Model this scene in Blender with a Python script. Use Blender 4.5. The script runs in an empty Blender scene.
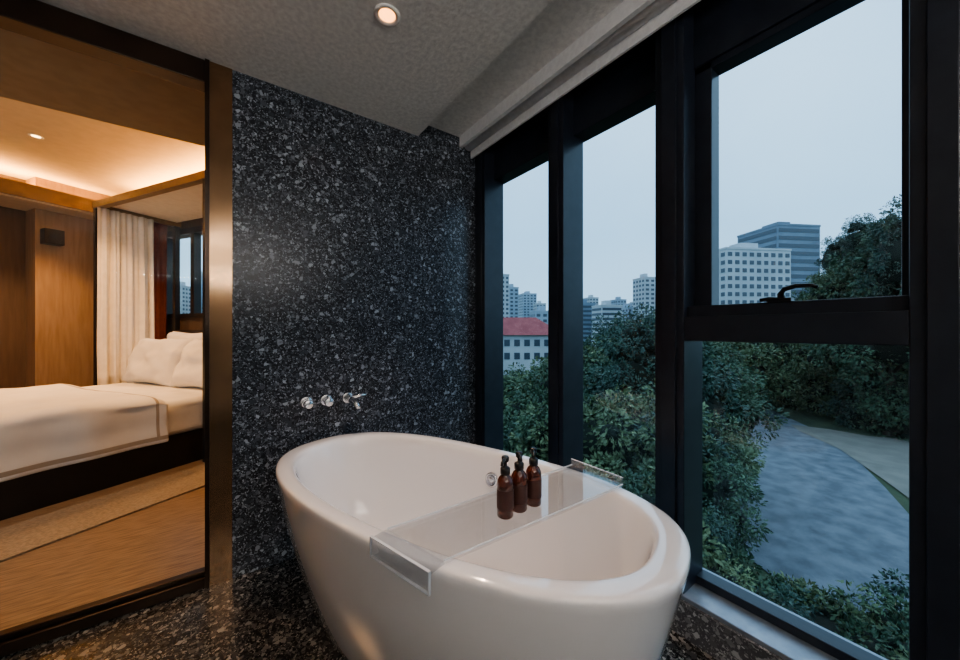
import bpy, math, random
from mathutils import Vector, Matrix, noise
random.seed(7)
E=1.27; TH=math.radians(36.07)
S,C=math.sin(TH),math.cos(TH)
D=2.19; WI=1.55; WG=1.70; H=2.60
# ---------------------------------------------------------------- helpers
def bearing(px,fwd):
    """ground position for a compass bearing given as a 350px-focal tangent, at forward distance"""
    r=(px-480)/350*fwd
    return (C*r+S*fwd, -S*r+C*fwd)
A=(.8536,.521); B=(-.521,.8536)
ROT=Matrix(((A[0],B[0],0,0),(A[1],B[1],0,0),(0,0,1,0),(0,0,0,1)))
class MB:
    def __init__(s): s.v=[];s.f=[];s.m=[];s.s=[]
    def add(s,vs,fs,m=0,sm=False,M=None):
        o=len(s.v)
        for p in vs:
            p=Vector(p)
            if M is not None: p=M@p
            s.v.append(tuple(p))
        for f in fs:
            s.f.append([i+o for i in f]); s.m.append(m); s.s.append(sm)
    def box(s,lo,hi,m=0,M=None,bv=0):
        x0,y0,z0=lo;x1,y1,z1=hi
        if bv<=0:
            vs=[(x0,y0,z0),(x1,y0,z0),(x1,y1,z0),(x0,y1,z0),(x0,y0,z1),(x1,y0,z1),(x1,y1,z1),(x0,y1,z1)]
            s.add(vs,[(0,3,2,1),(4,5,6,7),(0,1,5,4),(1,2,6,5),(2,3,7,6),(3,0,4,7)],m,False,M)
        else:
            rings=[]
            for z,i in ((z0,bv),(z0+bv,0),(z1-bv,0),(z1,bv)):
                r=[]
                for (cx,cy,a0) in ((x1,y1,0),(x0,y1,90),(x0,y0,180),(x1,y0,270)):
                    sx=-1 if cx==x1 else 1; sy=-1 if cy==y1 else 1
                    for k in range(4):
                        a=math.radians(a0+k*30)
                        rr=bv-i*0.7 if i else bv
                        r.append((cx+sx*bv+math.cos(a)*rr, cy+sy*bv+math.sin(a)*rr, z))
                rings.append(r)
            s.loft(rings,m,M=M,caps=True,sm=False)
    def prism(s,pts,z0,z1,m=0):
        n=len(pts);s.loft([[(x,y,z0) for x,y in pts],[(x,y,z1) for x,y in pts]],m,caps=True,sm=False)
    def loft(s,rings,m=0,closed=True,caps=False,sm=True,M=None):
        n=len(rings[0]);vs=[p for r in rings for p in r];fs=[]
        for i in range(len(rings)-1):
            for j in range(n if closed else n-1):
                k=(j+1)%n
                fs.append((i*n+j,i*n+k,(i+1)*n+k,(i+1)*n+j))
        if caps:
            fs.append(tuple(reversed(range(n)))); fs.append(tuple(range((len(rings)-1)*n,len(rings)*n)))
        s.add(vs,fs,m,sm,M)
    def lathe(s,prof,m=0,n=32,M=None,sm=True,caps=True):
        s.loft([[(r*math.cos(2*math.pi*j/n),r*math.sin(2*math.pi*j/n),z) for j in range(n)] for r,z in prof],m,caps=caps,sm=sm,M=M)
    def tube(s,pts,r,m=0,n=12):
        rings=[]
        for i,p in enumerate(pts):
            p=Vector(p);a=Vector(pts[max(i-1,0)]);b=Vector(pts[min(i+1,len(pts)-1)])
            t=(b-a).normalized();up=Vector((0,0,1)) if abs(t.z)<.9 else Vector((1,0,0))
            x=t.cross(up).normalized();y=x.cross(t)
            rr=r[i] if isinstance(r,(list,tuple)) else r
            rings.append([tuple(p+x*math.cos(2*math.pi*j/n)*rr+y*math.sin(2*math.pi*j/n)*rr) for j in range(n)])
        s.loft(rings,m,caps=True)
    def make(s,name,mats,parent=None,bevel=0,sub=0):
        me=bpy.data.meshes.new(name);me.from_pydata(s.v,[],s.f);me.update()
        for mt in mats: me.materials.append(mt)
        me.polygons.foreach_set('material_index',s.m);me.polygons.foreach_set('use_smooth',s.s)
        o=bpy.data.objects.new(name,me);bpy.context.scene.collection.objects.link(o)
        if parent: o.parent=parent
        if bevel:
            b=o.modifiers.new('b','BEVEL');b.width=bevel;b.segments=2;b.limit_method='ANGLE'
        if sub:
            b=o.modifiers.new('s','SUBSURF');b.levels=sub;b.render_levels=sub
        return o
def empty(name,loc=(0,0,0)):
    o=bpy.data.objects.new(name,None);bpy.context.scene.collection.objects.link(o);o.location=loc;return o
def T(x,y,z,rz=0): return Matrix.Translation((x,y,z))@Matrix.Rotation(rz,4,'Z')
# ---------------------------------------------------------------- materials
def mat(name,col,rough=.5,metal=0,**k):
    m=bpy.data.materials.new(name);m.use_nodes=True;b=m.node_tree.nodes['Principled BSDF']
    b.inputs['Base Color'].default_value=(*col,1);b.inputs['Roughness'].default_value=rough;b.inputs['Metallic'].default_value=metal
    for kk,v in k.items(): b.inputs[kk.replace('_',' ')].default_value=v
    return m
def nodes(m): return m.node_tree.nodes,m.node_tree.links,m.node_tree.nodes['Principled BSDF']
def noisy(name,c1,c2,scale,rough=.6,bump=0,stretch=(1,1,1),detail=6,metal=0,rot=0):
    m=mat(name,c1,rough,metal);N,L,b=nodes(m)
    g=N.new('ShaderNodeNewGeometry');mp=N.new('ShaderNodeMapping');mp.inputs['Scale'].default_value=stretch;mp.inputs['Rotation'].default_value=(0,0,rot)
    n=N.new('ShaderNodeTexNoise');n.inputs['Scale'].default_value=scale;n.inputs['Detail'].default_value=detail
    r=N.new('ShaderNodeValToRGB');r.color_ramp.elements[0].position=.35;r.color_ramp.elements[1].position=.65
    r.color_ramp.elements[0].color=(*c1,1);r.color_ramp.elements[1].color=(*c2,1)
    L.new(g.outputs['Position'],mp.inputs[0]);L.new(mp.outputs[0],n.inputs['Vector']);L.new(n.outputs['Fac'],r.inputs[0]);L.new(r.outputs[0],b.inputs['Base Color'])
    if bump:
        bp=N.new('ShaderNodeBump');bp.inputs['Strength'].default_value=bump;bp.inputs['Distance'].default_value=.01
        L.new(n.outputs['Fac'],bp.inputs['Height']);L.new(bp.outputs[0],b.inputs['Normal'])
    return m
def terrazzo(name,base,lo,hi,rough,q=1.0,spec=.5):
    m=mat(name,base,rough);N,L,b=nodes(m);b.inputs['Specular IOR Level'].default_value=spec
    g=N.new('ShaderNodeNewGeometry')
    wn=N.new('ShaderNodeTexNoise');wn.inputs['Scale'].default_value=55;L.new(g.outputs['Position'],wn.inputs['Vector'])
    wv=N.new('ShaderNodeVectorMath');wv.operation='SCALE';wv.inputs['Scale'].default_value=.016;L.new(wn.outputs['Color'],wv.inputs[0])
    ad=N.new('ShaderNodeVectorMath');L.new(g.outputs['Position'],ad.inputs[0]);L.new(wv.outputs[0],ad.inputs[1])
    prev=None
    for sc,th,edge in ((150*q,.48,.10),(80*q,.60,.09),(46*q,.74,.08)):
        v=N.new('ShaderNodeTexVoronoi');v.inputs['Scale'].default_value=sc;L.new(ad.outputs[0],v.inputs['Vector'])
        ve=N.new('ShaderNodeTexVoronoi');ve.feature='DISTANCE_TO_EDGE';ve.inputs['Scale'].default_value=sc;L.new(ad.outputs[0],ve.inputs['Vector'])
        sp=N.new('ShaderNodeSeparateColor');L.new(v.outputs['Color'],sp.inputs[0])
        a=N.new('ShaderNodeMath');a.operation='GREATER_THAN';a.inputs[1].default_value=th;L.new(sp.outputs[0],a.inputs[0])
        e=N.new('ShaderNodeMath');e.operation='GREATER_THAN';e.inputs[1].default_value=edge;L.new(ve.outputs['Distance'],e.inputs[0])
        mm=N.new('ShaderNodeMath');mm.operation='MULTIPLY';L.new(a.outputs[0],mm.inputs[0]);L.new(e.outputs[0],mm.inputs[1])
        pw=N.new('ShaderNodeMath');pw.operation='POWER';pw.inputs[1].default_value=2.4;L.new(sp.outputs[1],pw.inputs[0])
        cr=N.new('ShaderNodeMix');cr.data_type='RGBA';cr.inputs[6].default_value=(*lo,1);cr.inputs[7].default_value=(*hi,1);L.new(pw.outputs[0],cr.inputs[0])
        mx=N.new('ShaderNodeMix');mx.data_type='RGBA';L.new(mm.outputs[0],mx.inputs[0])
        if prev is None: mx.inputs[6].default_value=(*base,1)
        else: L.new(prev,mx.inputs[6])
        L.new(cr.outputs[2],mx.inputs[7]);prev=mx.outputs[2]
    L.new(prev,b.inputs['Base Color'])
    return m
def pane(name,tint,refl=1.0,rough=0.0,haze=0):
    """thin glass: clear transmission + Schlick reflection (same from either face)"""
    m=bpy.data.materials.new(name);m.use_nodes=True;N=m.node_tree.nodes;L=m.node_tree.links;N.clear()
    o=N.new('ShaderNodeOutputMaterial');t=N.new('ShaderNodeBsdfTransparent');t.inputs[0].default_value=(*tint,1)
    g=N.new('ShaderNodeBsdfGlossy');g.inputs['Roughness'].default_value=rough
    f=N.new('ShaderNodeLayerWeight');f.inputs[0].default_value=.5
    p=N.new('ShaderNodeMath');p.operation='POWER';p.inputs[1].default_value=5;L.new(f.outputs['Facing'],p.inputs[0])
    k=N.new('ShaderNodeMath');k.operation='MULTIPLY_ADD';k.inputs[1].default_value=.96*min(refl,1);k.inputs[2].default_value=.04*refl;L.new(p.outputs[0],k.inputs[0])
    x=N.new('ShaderNodeMixShader');L.new(k.outputs[0],x.inputs[0]);L.new(t.outputs[0],x.inputs[1]);L.new(g.outputs[0],x.inputs[2]);out=x.outputs[0]
    if haze:
        d=N.new('ShaderNodeBsdfDiffuse');d.inputs[0].default_value=(.85,.9,.95,1);y=N.new('ShaderNodeMixShader');y.inputs[0].default_value=haze
        L.new(out,y.inputs[1]);L.new(d.outputs[0],y.inputs[2]);out=y.outputs[0]
    L.new(out,o.inputs[0])
    return m
def emit(name,col,st):
    m=mat(name,col,.5);b=m.node_tree.nodes['Principled BSDF'];b.inputs['Emission Color'].default_value=(*col,1);b.inputs['Emission Strength'].default_value=st;return m
M_wall=terrazzo('terrazzo_dark',(.014,.017,.023),(.036,.043,.056),(.40,.44,.50),.28,1.02,.35)
M_floor=terrazzo('terrazzo_floor',(.020,.020,.021),(.04,.04,.04),(.30,.29,.27),.2,.95)
M_curb=terrazzo('terrazzo_curb',(.06,.06,.065),(.07,.07,.075),(.45,.45,.45),.4)
M_ceil=noisy('ceiling_plaster',(.68,.67,.66),(.82,.81,.79),45,.85,.45,detail=10)
M_plain=noisy('painted_wall',(.42,.41,.39),(.46,.45,.43),8,.8)
M_blind=noisy('blind_fabric',(.70,.71,.72),(.78,.79,.80),40,.8,.1)
M_frame=noisy('frame_dark',(.012,.016,.026),(.018,.023,.035),12,.32)
M_alu=noisy('sill_aluminium',(.26,.29,.33),(.32,.35,.39),20,.35,metal=.6)
M_glass=pane('window_glass',(.955,.975,.99),1.7)
M_glass2=pane('partition_glass',(.98,.97,.95),.3)
M_bronze=noisy('bronze_metal',(.26,.16,.09),(.34,.21,.12),6,.14,metal=.9)
M_bronze_d=noisy('bronze_dark',(.03,.018,.012),(.045,.028,.018),6,.3,metal=.6)
M_tub=mat('tub_acrylic',(.76,.76,.775),.10,0,Coat_Weight=1.0,Coat_Roughness=.02)
M_chrome=mat('chrome',(.80,.80,.82),.10,1)
M_black=mat('black_plastic',(.010,.010,.011),.35)
M_amber=mat('amber_glass',(.09,.018,.008),.08,0,Transmission_Weight=.2,Coat_Weight=.5)
M_label=mat('bottle_label',(.06,.022,.016),.5)
M_acr=pane('acrylic_clear',(.965,.975,.98),2.6)
M_acre=pane('acrylic_edge',(.92,.94,.96),2.6,haze=.06)
M_acrl=pane('acrylic_edge_glint',(.90,.93,.95),3.0,haze=.55)  # whitish diffuse mixed in to paint the bright edge lines
M_wood=noisy('floor_oak',(.20,.13,.075),(.36,.255,.16),9,.3,.03,(1,9,1),rot=-.5)
M_rug=noisy('rug_wool',(.25,.20,.14),(.36,.29,.21),60,.95,.3)
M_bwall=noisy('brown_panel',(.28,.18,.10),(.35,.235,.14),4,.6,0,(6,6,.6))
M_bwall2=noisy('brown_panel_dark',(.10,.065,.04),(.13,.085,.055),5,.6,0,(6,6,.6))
M_bceil=noisy('bedroom_ceiling',(.55,.46,.33),(.60,.50,.36),12,.85)
M_soff=noisy('bedroom_soffit',(.26,.18,.10),(.30,.21,.12),12,.7)
M_linen=noisy('white_linen',(.76,.74,.70),(.82,.80,.76),5,.9,.1)
M_trimst=mat('linen_stitch',(.40,.34,.27),.9)
M_drape=noisy('drape_voile',(.74,.68,.58),(.80,.74,.64),14,.9)
M_red=noisy('curtain_red',(.09,.018,.012),(.13,.03,.02),14,.85)
M_dark=noisy('ebony',(.010,.008,.007),(.016,.012,.010),8,.4)
M_canop=noisy('canopy_wood',(.20,.13,.07),(.27,.18,.10),10,.5)
M_lamp=emit('lamp_warm',(1,.40,.11),4)
M_lampb=emit('lamp_bedroom',(1,.62,.25),8)
M_white=mat('white_trim',(.8,.78,.75),.5)
# ---------------------------------------------------------------- bathroom shell
def simple(name,lo,hi,m,M=None,bevel=0,parent=None):
    b=MB();b.box(lo,hi,0,M);return b.make(name,[m],parent,bevel)
def quad(name,pts,m,parent=None,M=None):
    b=MB();b.add(pts,[(0,1,2,3)],0,False,M);return b.make(name,[m],parent)
XL=-1.6;YB=-2.5
simple('floor',(XL-.1,YB-.1,-.15),(1.80,2.245,0),M_floor)
simple('wall_terrazzo',(.03,D,0),(1.80,D+.11,3.35),M_wall)
simple('wall_left',(XL-.1,YB,0),(XL,D,H+.1),M_plain)
simple('wall_back',(XL-.1,YB-.1,0),(1.8,YB,H+.2),M_plain)
b=MB();b.box((XL-.1,YB-.1,H),(1.07,D,H+.10));b.box((XL-.1,YB-.1,H+.10),(1.85,D,H+.16));b.make('ceiling',[M_ceil])
simple('wall_over_partition',(-4.6,D,H),(.03,D+.11,3.35),M_plain)
b=MB();b.box((WI-.02,YB,0),(1.80,D,.145),0);b.make('window_ledge',[M_curb])
b=MB();b.box((WI-.01,YB,.145),(1.80,D,.165),0);b.make('trim_window_sill',[M_alu],bevel=.004)
# roller blind rolled up under the head, with its fascia and bottom bar
b=MB();b.box((1.40,YB,H+.02),(1.425,D-.01,H+.10),0);b.box((1.515,YB,H-.01),(1.54,D-.01,H+.10),0)
Mr=Matrix.Translation((1.47,YB,H+.045))@Matrix.Rotation(-math.pi/2,4,'X')
b.lathe([(.001,0),(.036,0),(.036,D-YB-.02),(.001,D-YB-.02)],0,n=24,M=Mr)
b.box((1.500,YB,H-.035),(1.512,D-.01,H+.04),0)
b.make('roller_blind',[M_blind])
# windows -------------------------------------------------------
M_edges=[(2.07,2.19),(1.327,1.442),(.68,.802),(-.03,.085),(-.72,-.60),(-1.42,-1.30),(-2.12,-2.0)]
ztop=E+1.13
b=MB()
for a0,b0 in M_edges:
    b.box((WI,a0,.165),(WG+.03,b0,H+.10))
    b.box((WI-.012,a0+.03,.165),(WI,b0-.03,H+.0))
b.box((WG-.06,YB,ztop),(WG+.05,D,H+.10))
b.make('trim_mullions',[M_frame],bevel=.003)
n=1
for i in range(len(M_edges)-1):
    y1=M_edges[i][0];y0=M_edges[i+1][1]
    w=empty('window_%d'%n);n+=1
    f=MB()
    f.box((WG-.04,y0,.165),(WG+.03,y1,.20))
    if i>=2:
        f.box((WI,y0,E-.045),(WG+.03,y1,E+.055))
        f.box((WI+.03,y0,E+.055),(WG+.03,y1,E+.10))
        f.box((WG-.05,y1-.065,E+.10),(WG+.03,y1,ztop))
        f.box((WG-.05,y0,E+.10),(WG+.03,y0+.02,ztop))
        f.box((WG-.05,y0,ztop-.03),(WG+.03,y1,ztop))
    f.make('frame',[M_frame],w,bevel=.003)
    quad('glass',[(WG,y0,.19),(WG,y1,.19),(WG,y1,ztop+.02),(WG,y0,ztop+.02)],M_glass,w)
    if i==2:
        h=MB();ym=.36;x=WI+.03
        h.box((x-.012,ym-.018,E+.10),(x+.03,ym+.05,E+.112))
        h.tube([(x,ym+.01,E+.108),(x-.01,ym+.01,E+.125),(x-.012,ym+.0,E+.142),(x-.012,ym-.03,E+.150),(x-.012,ym-.07,E+.148),(x-.012,ym-.085,E+.140)],[.012,.010,.009,.008,.007,.006],0)
        h.tube([(x,ym+.01,E+.108),(x-.004,ym+.045,E+.112),(x-.004,ym+.07,E+.108)],.007,0)
        h.make('handle',[M_black],w)
# ---------------------------------------------------------------- glass partition
g=empty('door_1')
b=MB()
b.box((-.08,D-.012,0),(-.062,D+.10,H));b.make('jamb_edge',[M_bronze_d],g)
b=MB();b.box((-.062,D-.004,0),(.03,D+.10,H));b.make('jamb',[M_bronze],g)
b=MB();b.box((XL,D,E+1.22),(-.08,D+.10,H));b.make('head_rail',[M_bronze_d],g,bevel=.004)
b=MB();b.box((XL,D,0),(-.08,D+.10,.05));b.box((XL,D+.02,.05),(-.08,D+.06,.075));b.make('bottom_track',[M_bronze_d],g,bevel=.004)
quad('glass',[(XL,D+.045,.07),(-.08,D+.045,.07),(-.08,D+.045,E+1.23),(XL,D+.045,E+1.23)],M_glass2,g)
# ---------------------------------------------------------------- bathtub
def sring(cx,cy,ang,L,Wd,z,n=64,p=2.4):
    r=[]
    ax=(-math.sin(ang),math.cos(ang));pp=(math.cos(ang),math.sin(ang))
    for j in range(n):
        t=2*math.pi*j/n
        c=math.cos(t);s=math.sin(t)
        u=math.copysign(abs(c)**(2/p),c)*Wd;v=math.copysign(abs(s)**(2/p),s)*L
        r.append((cx+pp[0]*u+ax[0]*v,cy+pp[1]*u+ax[1]*v,z))
    return r
TA=math.radians(19.2);TX,TY=.703,1.252
prof=[(.02,.01,.0),(.62,.25,.0),(.672,.28,.006),(.685,.292,.03),(.732,.328,.14),(.784,.366,.28),(.828,.397,.42),(.858,.419,.54),(.876,.431,.62),(.884,.437,.648),(.882,.435,.664),(.872,.427,.671),(.816,.392,.671),(.800,.376,.667),(.788,.366,.652),(.772,.352,.58),(.735,.330,.44),(.680,.295,.29),(.61,.24,.20),(.52,.19,.165),(.30,.10,.155),(.02,.01,.155)]
b=MB();b.loft([sring(TX,TY,TA,L,Wd,z) for L,Wd,z in prof],0,caps=True)
tub=empty('bathtub')
b.make('shell',[M_tub],tub,sub=1)
nrm=Vector((-math.cos(TA),-math.sin(TA),.12)).normalized()
q=nrm.to_track_quat('Z','Y').to_matrix().to_4x4()
pp=Vector((math.cos(TA),math.sin(TA),0));ax=Vector((-math.sin(TA),math.cos(TA),0))
b=MB();Mo=Matrix.Translation(Vector((TX,TY,.55))+pp*.345-ax*.04)@q
b.lathe([(.034,-.01),(.034,.012),(.028,.016),(.024,.012),(.024,.004)],0,M=Mo)
b.lathe([(.015,-.01),(.015,.012),(.010,.016)],0,M=Mo)
b.lathe([(.035,.155),(.035,.160),(.02,.164)],0,M=T(TX,TY,0));b.make('overflow_and_drain',[M_chrome],tub)
# ---------------------------------------------------------------- bath tray
tr=empty('bath_tray')
zt=.6725
FL=(.388,1.000);NL=(.452,.775);NR=(1.225,.755);FR=(1.225,1.00)
b=MB();b.prism([NL,NR,FR,FL],zt,zt+.008);b.make('shelf',[M_acr],tr)
def strip_(b,p,q,w,z0,z1,m=0):
    d=Vector((q[0]-p[0],q[1]-p[1])).normalized();n=Vector((-d.y,d.x))*w
    b.prism([p,q,(q[0]+n.x,q[1]+n.y),(p[0]+n.x,p[1]+n.y)],z0,z1,m)
b=MB()
strip_(b,NL,NR,.003,zt+.008,zt+.012,1);strip_(b,FR,FL,.003,zt+.008,zt+.012,1);strip_(b,NR,FR,.005,zt+.008,zt+.034)
strip_(b,NR,FR,.005,zt+.034,zt+.037,1)
fl=Vector(FL);nl=Vector(NL);dd=(nl-fl).normalized();ou=Vector((dd.y,-dd.x))
if ou.x>0: ou=-ou
def off(p,a,o): v=Vector(p)+dd*a+ou*o;return (v.x,v.y)
b.prism([off(FL,0,0),off(NL,0,0),off(NL,0,.050),off(FL,0,.050)],zt,zt+.008)
b.prism([off(FL,0,.050),off(NL,0,.050),off(NL,0,.058),off(FL,0,.058)],zt-.044,zt+.009)
b.prism([off(FL,0,.050),off(NL,0,.050),off(NL,0,.058),off(FL,0,.058)],zt+.009,zt+.012,1)
b.prism([off(FL,0,.050),off(NL,0,.050),off(NL,0,.058),off(FL,0,.058)],zt-.047,zt-.044,1)
b.prism([off(NL,0,.050),off(NL,.003,.050),off(NL,.003,.058),off(NL,0,.058)],zt-.047,zt+.012,1)
b.prism([off(FL,-.003,.050),off(FL,0,.050),off(FL,0,.058),off(FL,-.003,.058)],zt-.047,zt+.012,1)
b.make('lips',[M_acre,M_acrl],tr)
def bottle(x,y,z,rz,i):
    e=empty('pump_bottle',(x,y,z));e.rotation_euler=(0,0,rz)
    b=MB();b.lathe([(.002,0),(.024,0),(.0265,.004),(.0268,.10),(.0255,.112),(.019,.124),(.0125,.130),(.0125,.138)],0)
    b.make('body',[M_amber],e)
    b=MB();b.lathe([(.0272,.028),(.0272,.088)],0,caps=False);b.make('label',[M_label],e)
    b=MB();b.lathe([(.0155,.134),(.0155,.152),(.012,.155),(.0055,.157),(.0055,.172),(.011,.173),(.012,.186),(.010,.189),(.001,.190)],0,n=24)
    b.tube([(0,0,.181),(-.02,0,.182),(-.036,0,.180),(-.041,0,.172)],[.0055,.005,.0045,.004]);b.make('pump',[M_black],e)
bottle(.718,.850,zt+.0085,.6,0);bottle(.780,.853,zt+.0085,1.0,1);bottle(.846,.853,zt+.0085,.8,2)
# ---------------------------------------------------------------- wall taps
b=MB()
RY=Matrix.Rotation(math.pi/2,4,'X')
for x in (.372,.478,.60):
    Mx=Matrix.Translation((x,D,E-.41))@RY
    b.lathe([(.032,0),(.032,.010),(.029,.013),(.020,.013)],0,M=Mx)
    if x<.5: b.lathe([(.021,.01),(.021,.055),(.024,.058),(.024,.085),(.020,.088)],0,M=Mx)
    else: b.lathe([(.017,.01),(.017,.06)],0,M=Mx)
b.tube([(.372,D-.075,E-.41),(.372,D-.078,E-.375)],.006)
b.tube([(.478,D-.075,E-.41),(.478,D-.078,E-.375)],.006)
b.tube([(.60,D-.02,E-.41),(.60,D-.10,E-.41),(.603,D-.16,E-.412),(.605,D-.185,E-.425),(.605,D-.19,E-.445)],[.019,.018,.018,.017,.016])
b.tube([(.60,D-.03,E-.41),(.66,D-.035,E-.40),(.70,D-.04,E-.395)],[.012,.010,.007])
b.make('wall_mounted_bath_faucet',[M_chrome])
# ---------------------------------------------------------------- downlights
def downlight(x,y,z,m,name='recessed_or_added_downlight'):
    e=empty(name,(x,y,z))
    b=MB();b.lathe([(.055,.0),(.055,-.004),(.046,-.007),(.036,-.004),(.034,-.001)],0,caps=False);b.make('ring',[M_white],e)
    b=MB();b.lathe([(.034,-.002),(.012,-.003),(.001,-.003)],0);b.make('lamp',[m],e)
downlight(.553,1.425,H,M_lamp);downlight(-.55,.2,H,M_lamp);downlight(.45,-.2,H,M_lamp)  # last two are unseen, added to light the tub end and floor
def light(kind,name,loc,target,energy,col,**k):
    l=bpy.data.lights.new(name,kind);l.energy=energy;l.color=col
    for kk,v in k.items(): setattr(l,kk,v)
    o=bpy.data.objects.new(name,l);bpy.context.scene.collection.objects.link(o);o.location=loc
    o.rotation_euler=(Vector(target)-Vector(loc)).to_track_quat('-Z','Y').to_euler();return o
W=(1,.70,.50)
light('SPOT','downlight_or_added_beam',(.553,1.425,H-.03),(.66,1.25,0),85,W,spot_size=1.25,spot_blend=.9,shadow_soft_size=.05)
light('SPOT','downlight_or_added_beam',(.45,-.2,H-.03),(.45,.1,0),12,W,spot_size=2.0,spot_blend=.9,shadow_soft_size=.08)  # added unseen lamp for the tub's near end
light('SPOT','downlight_or_added_beam',(-.55,.2,H-.03),(-.55,.6,0),12,W,spot_size=2.0,spot_blend=.9,shadow_soft_size=.08)  # added unseen lamp, brightens the floor
# unseen fill light and its shelf, added behind the camera to brighten the ceiling
b=MB();b.box((-1.3,YB,1.98),(1.0,YB+.10,2.02));b.box((-1.3,YB+.09,2.02),(1.0,YB+.10,2.06));b.make('fill_light_shelf',[M_white])
light('AREA','ceiling_fill_light',(-.15,YB+.05,2.04),(-.15,YB+2.2,3.1),170,(1,.95,.90),shape='RECTANGLE',size=2.2,size_y=.07)
# ---------------------------------------------------------------- bedroom shell (turned frame)
ZS=E+1.61;ZC=3.30
b=MB();b.add([(-4.6,2.245,0),(1.75,2.245,0),(1.75,2.97,0),(-1.35,8.1,0),(-4.6,6.4,0)],[(0,1,2,3,4)]);b.make('floor_bedroom',[M_wood])
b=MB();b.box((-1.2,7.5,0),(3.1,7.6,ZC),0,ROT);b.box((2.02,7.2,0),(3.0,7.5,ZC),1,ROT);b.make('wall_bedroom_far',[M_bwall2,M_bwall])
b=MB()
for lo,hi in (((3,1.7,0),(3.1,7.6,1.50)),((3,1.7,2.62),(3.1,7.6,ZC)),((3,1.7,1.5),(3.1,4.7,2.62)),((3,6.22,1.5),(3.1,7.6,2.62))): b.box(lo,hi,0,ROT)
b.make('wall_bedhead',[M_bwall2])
simple('wall_bedroom_left',(-4.6,2.3,0),(-4.5,6.6,ZC),M_bwall)
simple('wall_bedroom_side',(1.65,2.3,0),(1.75,3.0,ZC),M_bwall)
b=MB();b.add([(-4.6,2.3,ZC),(1.75,2.3,ZC),(1.75,2.97,ZC),(-1.35,8.1,ZC),(-4.6,6.4,ZC)],[(4,3,2,1,0)]);b.make('ceiling_bedroom',[M_bceil])
b=MB();b.box((-4.5,2.30,ZS),(1.2,3.9,ZS+.12),0)
b.box((-1.0,6.85,ZS),(3.0,7.5,ZS+.14),1,ROT);b.box((2.5,2.8,ZS),(3.0,6.85,ZS+.14),1,ROT)
b.box((-1.0,6.82,ZS+.02),(2.5,6.85,ZS+.20),2,ROT)
b.make('ceiling_bedroom_soffit',[M_soff,M_bceil,M_canop])
w=empty('window_9')
b=MB()
for lo,hi in (((2.96,4.66,1.44),(3.05,6.28,1.50)),((2.96,4.66,2.62),(3.05,6.28,2.70)),((2.96,6.20,1.5),(3.05,6.28,2.62)),((2.96,5.52,1.5),(3.05,5.60,2.62)),((2.96,4.66,1.5),(3.05,4.72,2.62))): b.box(lo,hi,0,ROT)
b.make('frame',[M_dark],w)
quad('glass',[(3.02,4.7,1.5),(3.02,6.22,1.5),(3.02,6.22,2.62),(3.02,4.7,2.62)],M_glass2,w,ROT)
def drape(name,a0,a1,b0,b1,z0,z1,folds,amp,m,parent=None):
    n=folds*12;nz=18;rings=[]
    L=math.hypot(a1-a0,b1-b0);d=((a1-a0)/L,(b1-b0)/L);nn=(-d[1],d[0])
    for k in range(nz+1):
        z=z0+(z1-z0)*k/nz;r=[]
        for i in range(n+1):
            t=i/n;ph=t*folds*2*math.pi+1.6*math.sin(t*5.3)+.35*math.sin(k*.25+t*3)
            w=math.sin(ph)*amp*(1-.5*k/nz)*(.7+.3*math.sin(t*9))+.3*amp*math.sin(ph*2.3+k*.1)
            r.append((a0+(a1-a0)*t+nn[0]*w,b0+(b1-b0)*t+nn[1]*w,z))
        rings.append(r)
    b=MB();b.loft(rings,0,closed=False,M=ROT);o=b.make(name,[m],parent)
    s=o.modifiers.new('t','SOLIDIFY');s.thickness=.006;return o
drape('window_curtain_red',2.90,2.90,6.02,6.60,.03,ZS-.01,4,.03,M_red)
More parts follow.
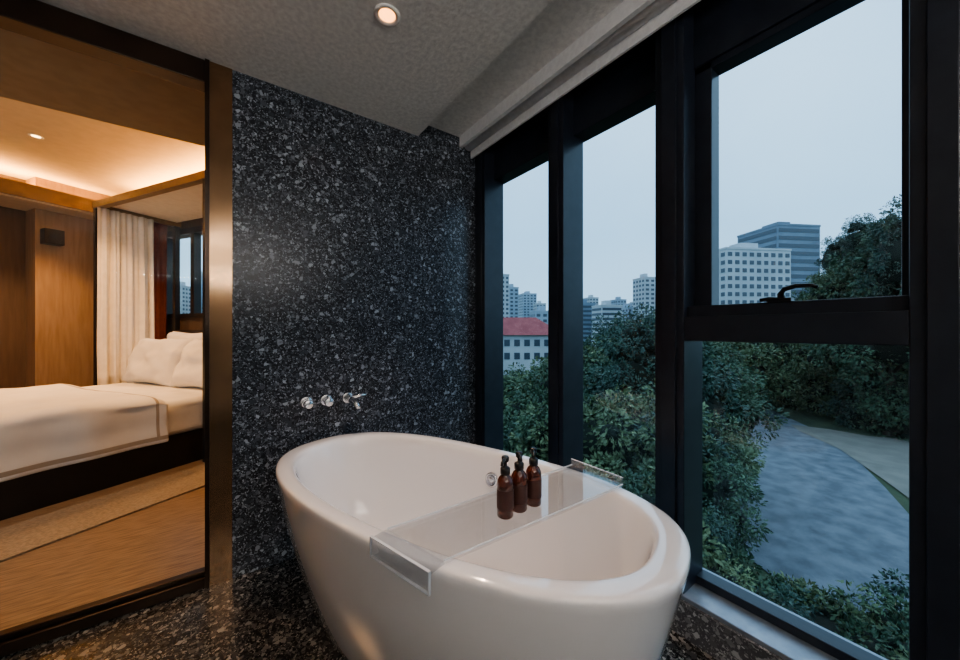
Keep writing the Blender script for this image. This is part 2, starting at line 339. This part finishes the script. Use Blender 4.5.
# bed ------------------------------------------------------------
bed=empty('canopy_bed')
b=MB();b.box((.78,3.84,.0),(2.95,5.76,.30),0,ROT);b.box((2.86,3.75,0),(2.95,5.85,1.27),0,ROT);b.make('base_and_headboard',[M_dark],bed)
b=MB();b.box((.80,3.82,.30),(2.86,5.78,.60),0,ROT,bv=.06);b.make('mattress',[M_linen],bed)
def blanket(name,a0,a1,bf,bb,ztop,zlow,puff,seed,off,mats,stitch=False):
    prof=[]
    for k in range(11): prof.append((bf-off*(.6+.1*math.sin(k)),zlow+(ztop-.07-zlow)*k/10))
    for k in range(1,6):
        t=k/5*math.pi/2;prof.append((bf+.07-(.07+off)*math.cos(t),ztop-.07+.07*math.sin(t)))
    for k in range(1,38): prof.append((bf+.07+(bb-bf-.14)*k/38,ztop))
    for k in range(0,6):
        t=k/5*math.pi/2;prof.append((bb-.07+(.07+off)*math.sin(t),ztop-.07+.07*math.cos(t)))
    for k in range(1,6): prof.append((bb+off,ztop-.07-(ztop-.07-zlow)*k/5))
    na=52;rings=[]
    for i in range(na+1):
        a=a0+(a1-a0)*i/na;r=[]
        for j,(bb_,z) in enumerate(prof):
            w=noise.noise(Vector((a*1.6+seed,bb_*1.6,z*2)))*puff+(.5-abs(noise.noise(Vector((a*2.4+seed+bb_*1.5,bb_*2-a,z)))))*puff*.6+noise.noise(Vector((a*6,bb_*4+seed,z)))*puff*.2
            edge=min(1,min(i,na-i)/3)
            if z>ztop-.05: r.append((a,bb_,z+w-(1-edge)*.03))
            else: r.append((a+w*.2,bb_-(w*.35+.010*math.sin(a*13+seed))*(1 if bb_<4.5 else -1),z))
        rings.append(r)
    b=MB();b.loft(rings,0,closed=False,M=ROT)
    if stitch:
        P=len(prof)
        for k,f in enumerate(b.f):
            i=k//(P-1);j=k%(P-1)
            if (j in (1,) ) or (i==na-4 and j>1): b.m[k]=1
    o=b.make(name,mats,bed);s=o.modifiers.new('t','SOLIDIFY');s.thickness=.03;s.offset=1
    s=o.modifiers.new('s','SUBSURF');s.levels=1;s.render_levels=1
blanket('sheet',.95,2.84,3.82,5.78,.615,.33,.014,3,.012,[M_linen])
blanket('duvet',.74,1.82,3.80,5.80,.68,.27,.042,9,.035,[M_linen,M_trimst],True)
def pillow(a,bc,z,w,h,t,lean,yaw,seed):
    n=22
    M=ROT@Matrix.Translation((a,bc,z))@Matrix.Rotation(yaw,4,'Z')@Matrix.Rotation(lean,4,'Y')
    bmb=MB()
    for side in (1,-1):
        g=[]
        for i in range(n+1):
            for j in range(n+1):
                u=-1+2*i/n;v=-1+2*j/n
                th=(max(0,(1-u**4))*max(0,(1-v**4)))**.55*t
                px=u*w*(1-.10*(1-abs(v))**1*abs(u)**4) ;pz=v*h*(1-.10*(1-abs(u))*abs(v)**4)
                wr=noise.noise(Vector((u*2+seed,v*2,seed)))*.045+noise.noise(Vector((u*5+seed,v*4,seed)))*.02
                g.append((side*(th+wr*(1 if th>.01 else 0)),px,pz+h))
        f=[(i*(n+1)+j,(i+1)*(n+1)+j,(i+1)*(n+1)+j+1,i*(n+1)+j+1) for i in range(n) for j in range(n)]
        if side<0: f=[tuple(reversed(q)) for q in f]
        bmb.add(g,f,0,True,M)
    bmb.make('pillow',[M_linen],bed)
for a,bc,le,yw,sd in ((2.64,5.20,.22,.0,1),(2.62,4.25,.25,.05,2),(2.36,5.36,.40,.06,5),(2.38,4.42,.40,.0,6)):
    pillow(a,bc,.61,.46,.33 if a>2.5 else .30,.13,le,yw,sd)
# canopy
b=MB();zc=E+1.45
for lo,hi in (((2.08,3.70,zc),(2.15,5.86,zc+.08)),((2.08,5.79,zc),(2.95,5.86,zc+.08)),((2.08,3.70,zc),(2.95,3.77,zc+.08))): b.box(lo,hi,0,ROT)
for a_,b_ in ((2.085,3.705),(2.085,5.80)): b.box((a_,b_,0.0),(a_+.05,b_+.05,zc),1,ROT)
b.box((2.88,5.80,0),(2.94,5.86,zc),1,ROT);b.box((2.88,3.70,0),(2.94,3.76,zc),1,ROT)
b.box((2.15,3.77,zc+.05),(2.9,5.79,zc+.06),2,ROT)
b.make('canopy_frame',[M_canop,M_dark,M_drape],bed,bevel=.003)
drape('bed_drape',2.08,2.60,5.72,5.72,.62,zc-.005,5,.038,M_drape,bed)
b=MB();b.box((.0,3.15,.0),(2.9,3.66,.012),0,ROT);b.make('rug',[M_rug])
b=MB();b.box((2.06,7.06,2.42),(2.24,7.20,2.62),0,ROT);b.lathe([(.06,0),(.06,.01),(.03,.0),(.01,.0)],1,M=ROT@T(2.15,7.06,2.5)@Matrix.Rotation(math.pi/2,4,'X'));b.make('wall_speaker',[M_dark,M_black],bevel=.006)
downlight(-1.6,5.7,ZC,M_lampb)
CW=(1,.53,.17)
def strip(name,a,bb,la,lb,z,e):
    p=ROT@Vector((a,bb,z));o=light('AREA',name,p,(p.x,p.y,p.z+1),e,CW,shape='RECTANGLE',size=la,size_y=lb)
    o.rotation_euler=(math.pi,0,math.radians(31.4));return o
strip('cove_light',.9,7.2,3.6,.08,ZS+.17,90)
strip('cove_light',2.8,5.2,.08,2.6,ZS+.17,60)
o=light('AREA','cove_light',(-1.5,3.7,ZS+.16),(-1.5,3.7,9),80,CW,shape='RECTANGLE',size=4.5,size_y=.08)
for a,bb,en in ((1.5,4.8,75),(1.9,5.2,90),(1.0,3.2,65),(2.0,2.9,55),(.3,6.3,50),(1.9,6.5,150)):
    p=ROT@Vector((a,bb,2.84));light('SPOT','bedroom_spot',p,(p.x,p.y,0),en,(1,.55,.24),spot_size=1.9,spot_blend=.9,shadow_soft_size=.06)
# ---------------------------------------------------------------- outside
GZ=-12
M_ground=noisy('ground_green',(.03,.05,.025),(.06,.08,.04),.4,.95)
b=MB();b.add([(2.5,-400,GZ),(1500,-900,GZ),(1500,1500,GZ),(-900,1500,GZ),(-900,12,GZ),(2.5,12,GZ)],[(0,1,2,3,4,5)]);b.make('ground',[M_ground])
M_tub_refl=noisy('tub_reflection_grey',(.085,.10,.12),(.155,.175,.20),.9,.7,detail=10)
M_refl_warm=noisy('tub_reflection_warm',(.15,.14,.12),(.20,.185,.16),.5,.8)
def gp(px,py):
    s=(GZ+.0-E)/(330-py);u=px-480
    return ((C*u+S*350)*s,(-S*u+C*350)*s)
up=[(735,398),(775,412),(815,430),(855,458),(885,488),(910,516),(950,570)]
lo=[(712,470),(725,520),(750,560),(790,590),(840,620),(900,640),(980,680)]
b=MB();b.loft([[(*gp(*p),GZ+.06) for p in up],[(*gp(*p),GZ+.06) for p in lo]],0,closed=False,sm=False);b.make('tub_reflection_patch',[M_tub_refl])  # ground patch shaped and coloured as the tub's reflection in the pane
up2=[(790,425),(830,430),(870,437),(910,440),(960,450)];lo2=[(800,432),(840,450),(880,478),(910,500),(960,530)]
b=MB();b.loft([[(*gp(*p),GZ+.10) for p in up2],[(*gp(*p),GZ+.10) for p in lo2]],0,closed=False,sm=False);b.make('tub_reflection_warm_strip',[M_refl_warm])  # lighter patch painting the warm strip of the same reflection
def leafmat(name,c1,c2): return noisy(name,c1,c2,.9,.6)
LM=[leafmat('leaf_a',(.026,.056,.030),(.080,.13,.068)),leafmat('leaf_b',(.050,.082,.036),(.16,.20,.095)),leafmat('leaf_c',(.020,.046,.036),(.062,.105,.074))]
M_bark=noisy('bark',(.05,.04,.03),(.09,.07,.05),6,.9)
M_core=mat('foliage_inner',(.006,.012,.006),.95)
def treemesh(seed,lm,leaf,shape):
    rnd=random.Random(seed);b=MB()
    b.tube([(0,0,-9),(.1,0,-5),(0,.1,-2.5),(.1,0,0),(0,0,1.5)],[.32,.25,.2,.14,.05],1,8)
    for k in range(7):
        t=k*.9;b.tube([(0,0,-3+k*.3),(math.cos(t)*1.2,math.sin(t)*1.2,-1.2+k*.3),(math.cos(t)*2.2,math.sin(t)*2.2,.2+k*.2)],[.1,.07,.03],1,6)
    cl=[]
    for k in range(95):
        th=rnd.uniform(0,2*math.pi);ph=math.acos(rnd.uniform(-.75,1));rr=rnd.uniform(.60,1.22)
        R=(3.0,3.0,2.6) if shape==0 else ((2.1,2.1,3.9) if shape==1 else (3.4,3.4,2.2))
        cl.append((R[0]*rr*math.sin(ph)*math.cos(th),R[1]*rr*math.sin(ph)*math.sin(th),R[2]*rr*math.cos(ph),rnd.uniform(.32,.75)))
    vs=[];fs=[]
    for cx,cy,cz,cr in cl:
        for q in range(130):
            d=Vector((rnd.gauss(0,1),rnd.gauss(0,1),rnd.gauss(0,1)));d.normalize();d*=cr*rnd.uniform(.6,1.05)
            p=Vector((cx,cy,cz))+d
            t=(d.normalized()+Vector((rnd.uniform(-.7,.7),rnd.uniform(-.7,.7),rnd.uniform(-.9,.2)))).normalized()
            sd=t.cross(Vector((rnd.uniform(-1,1),rnd.uniform(-1,1),rnd.uniform(-1,1)))).normalized()
            l=leaf*rnd.uniform(.7,1.3);o=len(vs)
            vs+= [tuple(p),tuple(p+t*l*.5+sd*l*.22),tuple(p+t*l),tuple(p+t*l*.5-sd*l*.22)]
            fs.append((o,o+1,o+2,o+3))
    b.add(vs,fs,0,False)
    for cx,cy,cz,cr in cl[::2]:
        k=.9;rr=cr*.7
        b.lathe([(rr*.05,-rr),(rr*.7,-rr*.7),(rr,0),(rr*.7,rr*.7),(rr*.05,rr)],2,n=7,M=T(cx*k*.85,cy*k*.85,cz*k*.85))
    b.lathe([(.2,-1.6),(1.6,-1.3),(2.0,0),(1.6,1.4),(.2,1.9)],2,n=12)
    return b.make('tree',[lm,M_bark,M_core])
protos=[treemesh(1,LM[0],.22,0),treemesh(2,LM[1],.24,2),treemesh(3,LM[2],.20,1)]
used=[False]*3
def tree(px,fwd,vtop,r,k=None):
    x,y=bearing(px,fwd);zt=E+vtop*fwd/350
    k=random.randrange(3) if k is None else k
    if used[k]:
        o=bpy.data.objects.new('tree',protos[k].data);bpy.context.scene.collection.objects.link(o)
    else: o=protos[k];used[k]=True
    s=r/3.0;hz=(2.6,2.2,3.6)[k]+.5
    o.location=(x,y,zt-hz*s);o.scale=(s,s,s);o.rotation_euler=(0,0,random.uniform(0,6.28))
for px,fwd,v,r,k in [
 # far belt
 (505,56,-40,6,1),(530,48,-42,5,0),(556,56,-36,6,1),(590,75,-8,8,0),(612,60,4,7,2),(630,70,8,7,0),(650,62,14,7,1),(672,55,12,7,0),(700,70,4,8,1),
 (730,80,6,8,0),(760,95,14,9,2),(790,90,14,9,1),(818,70,30,7,0),(836,60,92,2.8,2),(840,60,56,5,0),(860,54,112,2.8,2),(852,52,66,4,1),(876,58,78,6,0),(893,50,112,3.4,2),(905,44,112,4,0),(915,40,128,5,2),(935,42,120,7,0),
 (715,60,-5,7,1),(745,75,-8,8,2),(775,78,-12,8,0),(805,72,-14,8,1),(835,66,-14,8,0),(868,60,-8,8,2),(900,52,-5,8,1),(935,50,0,8,0),(860,50,20,6,1),(890,44,40,6,0),
 (770,66,-40,5,1),(800,62,-42,5,0),(835,56,-42,5,1),(870,48,-40,5,2),(905,44,-42,5,0),
 # mid
 (500,30,-62,4,0),(522,26,-60,3.6,1),(545,32,-52,4,2),(565,25,-40,4,0),(585,30,-16,4.4,1),(606,24,-30,4,0),(628,34,2,4.6,2),(645,20,12,3.2,2),(662,28,-2,4.4,0),(684,24,-20,4,2),(704,30,-24,4.0,0),
 # near
 (498,16,-105,2.8,1),(520,18,-90,3.0,0),(545,16,-100,2.8,2),(575,15,-75,2.8,0),(600,14,-70,2.8,1),(625,15,-90,2.6,0),(612,18,-45,3,2),(648,14,-65,2.6,1),(672,13,-90,2.6,2),(690,12,-110,1.6,0),(696,15,-85,1.6,1),
 (560,10,-150,2.2,0),(610,9.5,-150,2.0,1),(655,9,-160,2.0,0),(685,9,-170,1.3,2),(690,12,-175,1.2,0),
 # under the tub-reflection patch
 (698,7.5,-225,1.0,1),(728,8.5,-240,1.1,0),(768,8,-262,1.5,2),(808,8.5,-268,1.7,0),(845,8,-278,1.7,1),(885,8,-280,1.7,0),(715,6.5,-280,1.3,1),(925,9,-270,1.8,2),
]: tree(px,fwd,v,r,k)
# buildings
M_bw=noisy('facade_white',(.42,.44,.46),(.50,.52,.54),.1,.8)
M_bg=noisy('facade_grey',(.16,.20,.25),(.22,.27,.33),.1,.7)
M_bd=mat('facade_windows',(.07,.09,.115),.3)
M_roof=noisy('roof_red_tile',(.26,.06,.065),(.33,.09,.09),.5,.8)
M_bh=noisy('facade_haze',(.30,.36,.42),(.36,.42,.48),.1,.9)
def building(px,fwd,wpx,vt,depth,m,yaw,fl=3.3,bay=3.4,roof=None,vb=None,strip_=False,name='city_building'):
    x,y=bearing(px,fwd);wd=wpx*fwd/350;z1=E+vt*fwd/350;z0=GZ if vb is None else E+vb*fwd/350
    M=T(x,y,0,-TH+yaw);b=MB()
    b.box((-wd/2,0,GZ),(wd/2,depth,z1),0,M)
    nf=max(1,int((z1-max(z0,-9))/fl))
    for k in range(nf):
        za=z1-(k+1)*fl+fl*.15;zb=za+fl*.5
        if za<GZ+1: break
        for face in (0,1,2):
            Lw=wd if face==0 else depth
            if strip_:
                cells=[(.6,Lw-.6)]
            else:
                nb=max(1,int(Lw/bay));cells=[(i*Lw/nb+Lw/nb*.22,(i+1)*Lw/nb-Lw/nb*.22) for i in range(nb)]
            for c0,c1 in cells:
                if face==0: b.box((-wd/2+c0,-.12,za),(-wd/2+c1,.1,zb),1,M)
                elif face==1: b.box((-wd/2-.12,c0,za),(-wd/2+.1,c1,zb),1,M)
                else: b.box((wd/2-.1,c0,za),(wd/2+.12,c1,zb),1,M)
    if roof:
        e=1.0;h=roof
        vs=[(-wd/2-e,-e,z1),(wd/2+e,-e,z1),(wd/2+e,depth+e,z1),(-wd/2-e,depth+e,z1),(-wd/2+h*1.3,depth/2,z1+h),(wd/2-h*1.3,depth/2,z1+h)]
        b.add(vs,[(0,1,5,4),(1,2,5),(2,3,4,5),(3,0,4),(3,2,1,0)],2,False,M)
    else:
        b.box((-wd/2-.2,-.2,z1),(wd/2+.2,depth+.2,z1+.9),0,M);b.box((-wd/6,depth*.3,z1+.9),(wd/8,depth*.7,z1+4),0,M)
    b.make(name,[m,M_bd,M_roof])
building(507,104,110,-5,10,M_bw,.0,fl=3.9,bay=2.8,roof=5.4,name='red_roofed_building')
building(759,150,72,80,14,M_bw,.12,fl=3.4,bay=3.2,name='hospital_block')
building(799,165,48,104,22,M_bg,.12,fl=3.6,strip_=True,name='office_tower')
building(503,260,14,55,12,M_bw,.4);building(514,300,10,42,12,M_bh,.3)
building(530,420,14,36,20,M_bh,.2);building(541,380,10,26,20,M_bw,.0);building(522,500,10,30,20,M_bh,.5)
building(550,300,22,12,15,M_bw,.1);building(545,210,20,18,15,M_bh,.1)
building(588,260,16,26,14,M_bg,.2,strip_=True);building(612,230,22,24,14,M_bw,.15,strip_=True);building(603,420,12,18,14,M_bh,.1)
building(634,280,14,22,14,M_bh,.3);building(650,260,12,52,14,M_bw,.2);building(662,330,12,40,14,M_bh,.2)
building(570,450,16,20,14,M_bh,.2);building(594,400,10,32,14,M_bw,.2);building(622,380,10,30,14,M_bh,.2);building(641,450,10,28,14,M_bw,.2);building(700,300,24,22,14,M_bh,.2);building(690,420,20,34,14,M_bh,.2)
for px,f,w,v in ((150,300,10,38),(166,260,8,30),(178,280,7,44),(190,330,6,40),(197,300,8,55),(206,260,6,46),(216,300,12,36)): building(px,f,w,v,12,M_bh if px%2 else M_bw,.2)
# ---------------------------------------------------------------- sky
w=bpy.data.worlds.new('sky');bpy.context.scene.world=w;w.use_nodes=True;N=w.node_tree.nodes;L=w.node_tree.links
bg=N['Background'];tc=N.new('ShaderNodeTexCoord');sx=N.new('ShaderNodeSeparateXYZ');L.new(tc.outputs['Generated'],sx.inputs[0])
r=N.new('ShaderNodeValToRGB');L.new(sx.outputs[2],r.inputs[0])
r.color_ramp.elements[0].position=0;r.color_ramp.elements[0].color=(.28,.45,.59,1)
r.color_ramp.elements[1].position=.8;r.color_ramp.elements[1].color=(.42,.62,.80,1)
e=r.color_ramp.elements.new(.25);e.color=(.25,.44,.61,1)
nz=N.new('ShaderNodeTexNoise');nz.inputs['Scale'].default_value=2.5;nz.inputs['Detail'].default_value=6;L.new(tc.outputs['Generated'],nz.inputs['Vector'])
mx=N.new('ShaderNodeMix');mx.data_type='RGBA';mx.blend_type='MULTIPLY';mx.inputs[0].default_value=.5
rr=N.new('ShaderNodeValToRGB');rr.color_ramp.elements[0].position=.3;rr.color_ramp.elements[0].color=(.70,.75,.82,1);rr.color_ramp.elements[1].position=.7
L.new(nz.outputs['Fac'],rr.inputs[0]);L.new(r.outputs[0],mx.inputs[6]);L.new(rr.outputs[0],mx.inputs[7]);L.new(mx.outputs[2],bg.inputs[0]);bg.inputs[1].default_value=2.2
sc=bpy.context.scene
sc.view_settings.view_transform='AgX'
try: sc.view_settings.look='AgX - Medium High Contrast'
except Exception: pass
sc.view_settings.exposure=.22
# ---------------------------------------------------------------- camera
cd=bpy.data.cameras.new('cam');cd.sensor_width=36;cd.lens=350/960*36;cd.clip_start=.02;cd.clip_end=3000
co=bpy.data.objects.new('camera',cd);sc.collection.objects.link(co);co.location=(0,0,E);co.rotation_euler=(math.pi/2,0,-TH);sc.camera=co
